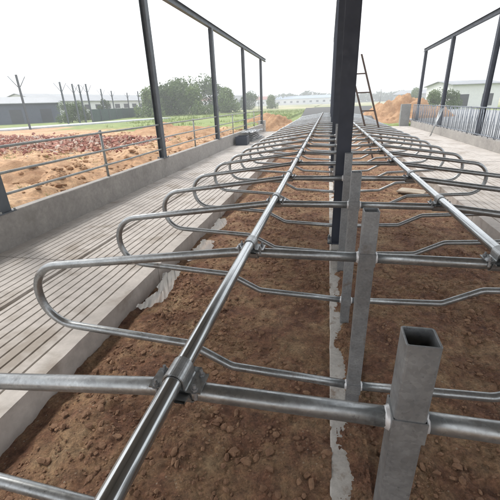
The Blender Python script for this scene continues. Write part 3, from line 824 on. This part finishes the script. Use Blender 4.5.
# ------------------------------------------------------------------ far structures
M['white'] = rough_mat('white_render', (.66, .67, .68), (.76, .77, .78), .3, .8, .1, .01)
M['roof'] = rough_mat('grey_roof_sheet', (.22, .235, .25), (.29, .305, .32), .4, .6, .1, .01)
M['dark'] = rough_mat('dark_opening', (.03, .035, .045), (.05, .055, .065), 1., .3, .0, .01)
M['blue'] = rough_mat('dark_blue_cladding', (.06, .075, .105), (.085, .10, .135), .6, .7, .1, .01)
M['greyb'] = rough_mat('pale_grey_render', (.34, .36, .39), (.42, .44, .47), .3, .8, .1, .01)
M['redroof'] = rough_mat('red_roof', (.28, .10, .07), (.36, .15, .10), .5, .8, .1, .01)
M['gfence'] = rough_mat('green_fence_sheet', (.030, .060, .055), (.045, .08, .07), .7, .6, .1, .01)
def hall(name, a, b, depth, eave, ridge, wallm, roofm, nwin, label, wz=(.35, .65), group=None):
    a = Vector((*a, 0)); b = Vector((*b, 0)); d = b-a; L = d.length
    root = empty(name, (a.x, a.y, .2), math.atan2(d.y, d.x)); tag(root, label, 'building', group)
    bm = bmesh.new()
    def q(x, y, z): return bm.verts.new((x, y, z))
    A = [q(0, 0, 0), q(L, 0, 0), q(L, depth, 0), q(0, depth, 0)]; B = [q(0, 0, eave), q(L, 0, eave), q(L, depth, eave), q(0, depth, eave)]
    r0, r1 = q(0, depth/2, ridge), q(L, depth/2, ridge)
    for k in range(4): bm.faces.new((A[k], A[(k+1) % 4], B[(k+1) % 4], B[k]))
    bm.faces.new((B[0], B[3], r0)); bm.faces.new((B[1], r1, B[2])); fix(bm)
    mesh_obj('wall', bm, wallm, root)
    bm = bmesh.new(); e = .4; t = .12
    for s in (0, 1):
        y0, y1 = (-.5, depth/2) if s == 0 else (depth+.5, depth/2); ze = eave-(ridge-eave)/(depth/2)*.5
        v = [q(-e, y0, ze+.02), q(L+e, y0, ze+.02), q(L+e, y1, ridge+.02), q(-e, y1, ridge+.02)]; u = [q(-e, y0, ze+t), q(L+e, y0, ze+t), q(L+e, y1, ridge+t), q(-e, y1, ridge+t)]
        bm.faces.new(v); bm.faces.new(u)
        for k in range(4): bm.faces.new((v[k], v[(k+1) % 4], u[(k+1) % 4], u[k]))
    fix(bm); mesh_obj('roof', bm, roofm, root)
    for k in range(nwin):
        cx = L*(k+.5)/nwin; ww = min(.9, L/nwin*.28)
        f = bx('window', (cx-ww, cx+ww, -.03, .04, eave*wz[0], eave*wz[1]), M['dark'], root)
    return root
hall('white_building', (-57, 66), (-50.5, 106), 14, 4.0, 5.6, M['white'], M['roof'], 12, 'long white building with grey roof and dark windows, far left', (.55, .8))
hall('grey_shed', (-54, 46), (-46.5, 57.5), 9, 3.4, 4.4, M['blue'], M['roof'], 3, 'dark blue grey shed in front of the white building at far left', (.1, .72))
hall('grey_building', (-77, 255), (-58, 255), 14, 7.5, 8.3, M['greyb'], M['roof'], 4, 'pale grey block on the horizon between the left wall columns')
hall('white_house', (-98, 270), (-84, 270), 10, 5.5, 7.5, M['white'], M['redroof'], 3, 'small white house with red roof on the horizon, left of the grey block', group='houses on the horizon')
hall('white_house', (-56, 290), (-45, 290), 10, 5.0, 7.0, M['white'], M['redroof'], 3, 'small white house with red roof on the horizon, right of the grey block', group='houses on the horizon')
hall('warehouse', (-42, 300), (4, 296), 16, 4.6, 6.6, M['white'], rough_mat('blue_roof', (.25, .33, .42), (.32, .40, .48), .3, .6, .1, .01), 9, 'long pale warehouse with bluish roof on the horizon above the ramp')
hall('site_building', (19.2, 66), (27, 68), 8, 3.6, 4.2, M['white'], M['roof'], 2, 'white building behind the right feed barriers', (.1, .6))
hall('long_shed', (30, 190), (62, 170), 14, 3.6, 5.2, M['greyb'], M['roof'], 5, 'long low grey shed on the horizon at right')
# green sheet fence
a, b = Vector((-35.5, 50.5, .4)), Vector((-39.5, 73, .4)); d = b-a; L = d.length
root = empty('sheet_fence', a, math.atan2(d.y, d.x), label='dark green corrugated sheet fence in front of the white building', cat='fence')
bm = bmesh.new(); n = int(L/.12); pr = []
for i in range(n+1):
    off = .035*(1 if (i//2) % 2 else -1); pr.append((bm.verts.new((i*L/n, off, 0)), bm.verts.new((i*L/n, off, 1.85))))
for p, q2 in zip(pr, pr[1:]): bm.faces.new((p[0], q2[0], q2[1], p[1]))
ex = bmesh.ops.extrude_face_region(bm, geom=bm.faces[:]); bmesh.ops.translate(bm, verts=[v for v in ex['geom'] if isinstance(v, bmesh.types.BMVert)], vec=(0, .01, 0))
mesh_obj('sheet', bm, M['gfence'], root)
for k in range(8): bx('fence_post', (k*L/7.0-.04, k*L/7.0+.04, -.13, -.045, 0, 1.95), M['grey_steel'], root)
# steel frame posts of a second shed with knee braces
def frame_post():
    root = empty('frame_post', (0, 0, .45)); Hh = 5.2
    bm = bmesh.new(); box(bm, -.085, .085, -.11, -.095, 0, Hh); box(bm, -.085, .085, .095, .11, 0, Hh); box(bm, -.006, .006, -.095, .095, 0, Hh)
    mesh_obj('shaft', bm, M['grey_steel'], root)
    for s in (-1, 1):
        bm = bmesh.new(); tube(bm, [(s*.11, 0, Hh-1.1), (s*.75, 0, Hh-.15)], .032, 6); fix(bm); mesh_obj('knee_brace', bm, M['grey_steel'], root)
    return root
fp = frame_post()
FP = [(-34.2, 43.4), (-35.5, 47.5), (-35.7, 49.2), (-34.4, 49.0), (-40.6, 61.9), (-43.6, 70.0), (-46.5, 81.1), (-41.5, 77), (-30.6, 32.8)]
lab = ['first', 'second', 'third', 'fourth', 'fifth', 'sixth', 'seventh', 'eighth']
order = sorted(range(len(FP)), key=lambda i: FP[i][0]/FP[i][1])
for rank, i in enumerate(order):
    o = fp if rank == 0 else copy_tree(fp); o.location = (*FP[i], .45)
    o.rotation_euler.z = R(55)
    tag(o, '%s thin braced steel post of the unfinished shed, counting from the left picture edge' % (lab+['last'])[rank], 'steel post', 'posts of the unfinished shed at far left')
# field stakes
for k, (x, y, h) in enumerate([(-11.5, 62, 3.2), (6.6, 52, 3.0)]):
    bm = bmesh.new(); tube(bm, [(0, 0, 0), (0, 0, h)], .05, 7); fix(bm)
    o = mesh_obj('thin_pole', bm, M['rail']); o.location = (x, y, .3)
    tag(o, ['thin grey pole standing in the field left of the dark ramp', 'thin grey pole behind the orange bank, left of the pier'][k], 'pole')

# ------------------------------------------------------------------ haze
m = bpy.data.materials.new('haze_air'); m.use_nodes = True; nt = m.node_tree; nt.nodes.clear()
o_ = nt.nodes.new('ShaderNodeOutputMaterial'); pv = nt.nodes.new('ShaderNodeVolumePrincipled')
pv.inputs['Color'].default_value = (.93, .95, .97, 1); pv.inputs['Density'].default_value = .0027
nt.links.new(pv.outputs[0], o_.inputs['Volume'])
hz = bx('haze', (-1250, 1250, -110, 2050, -2.0, 14.0), m); tag(hz, kind='stuff')
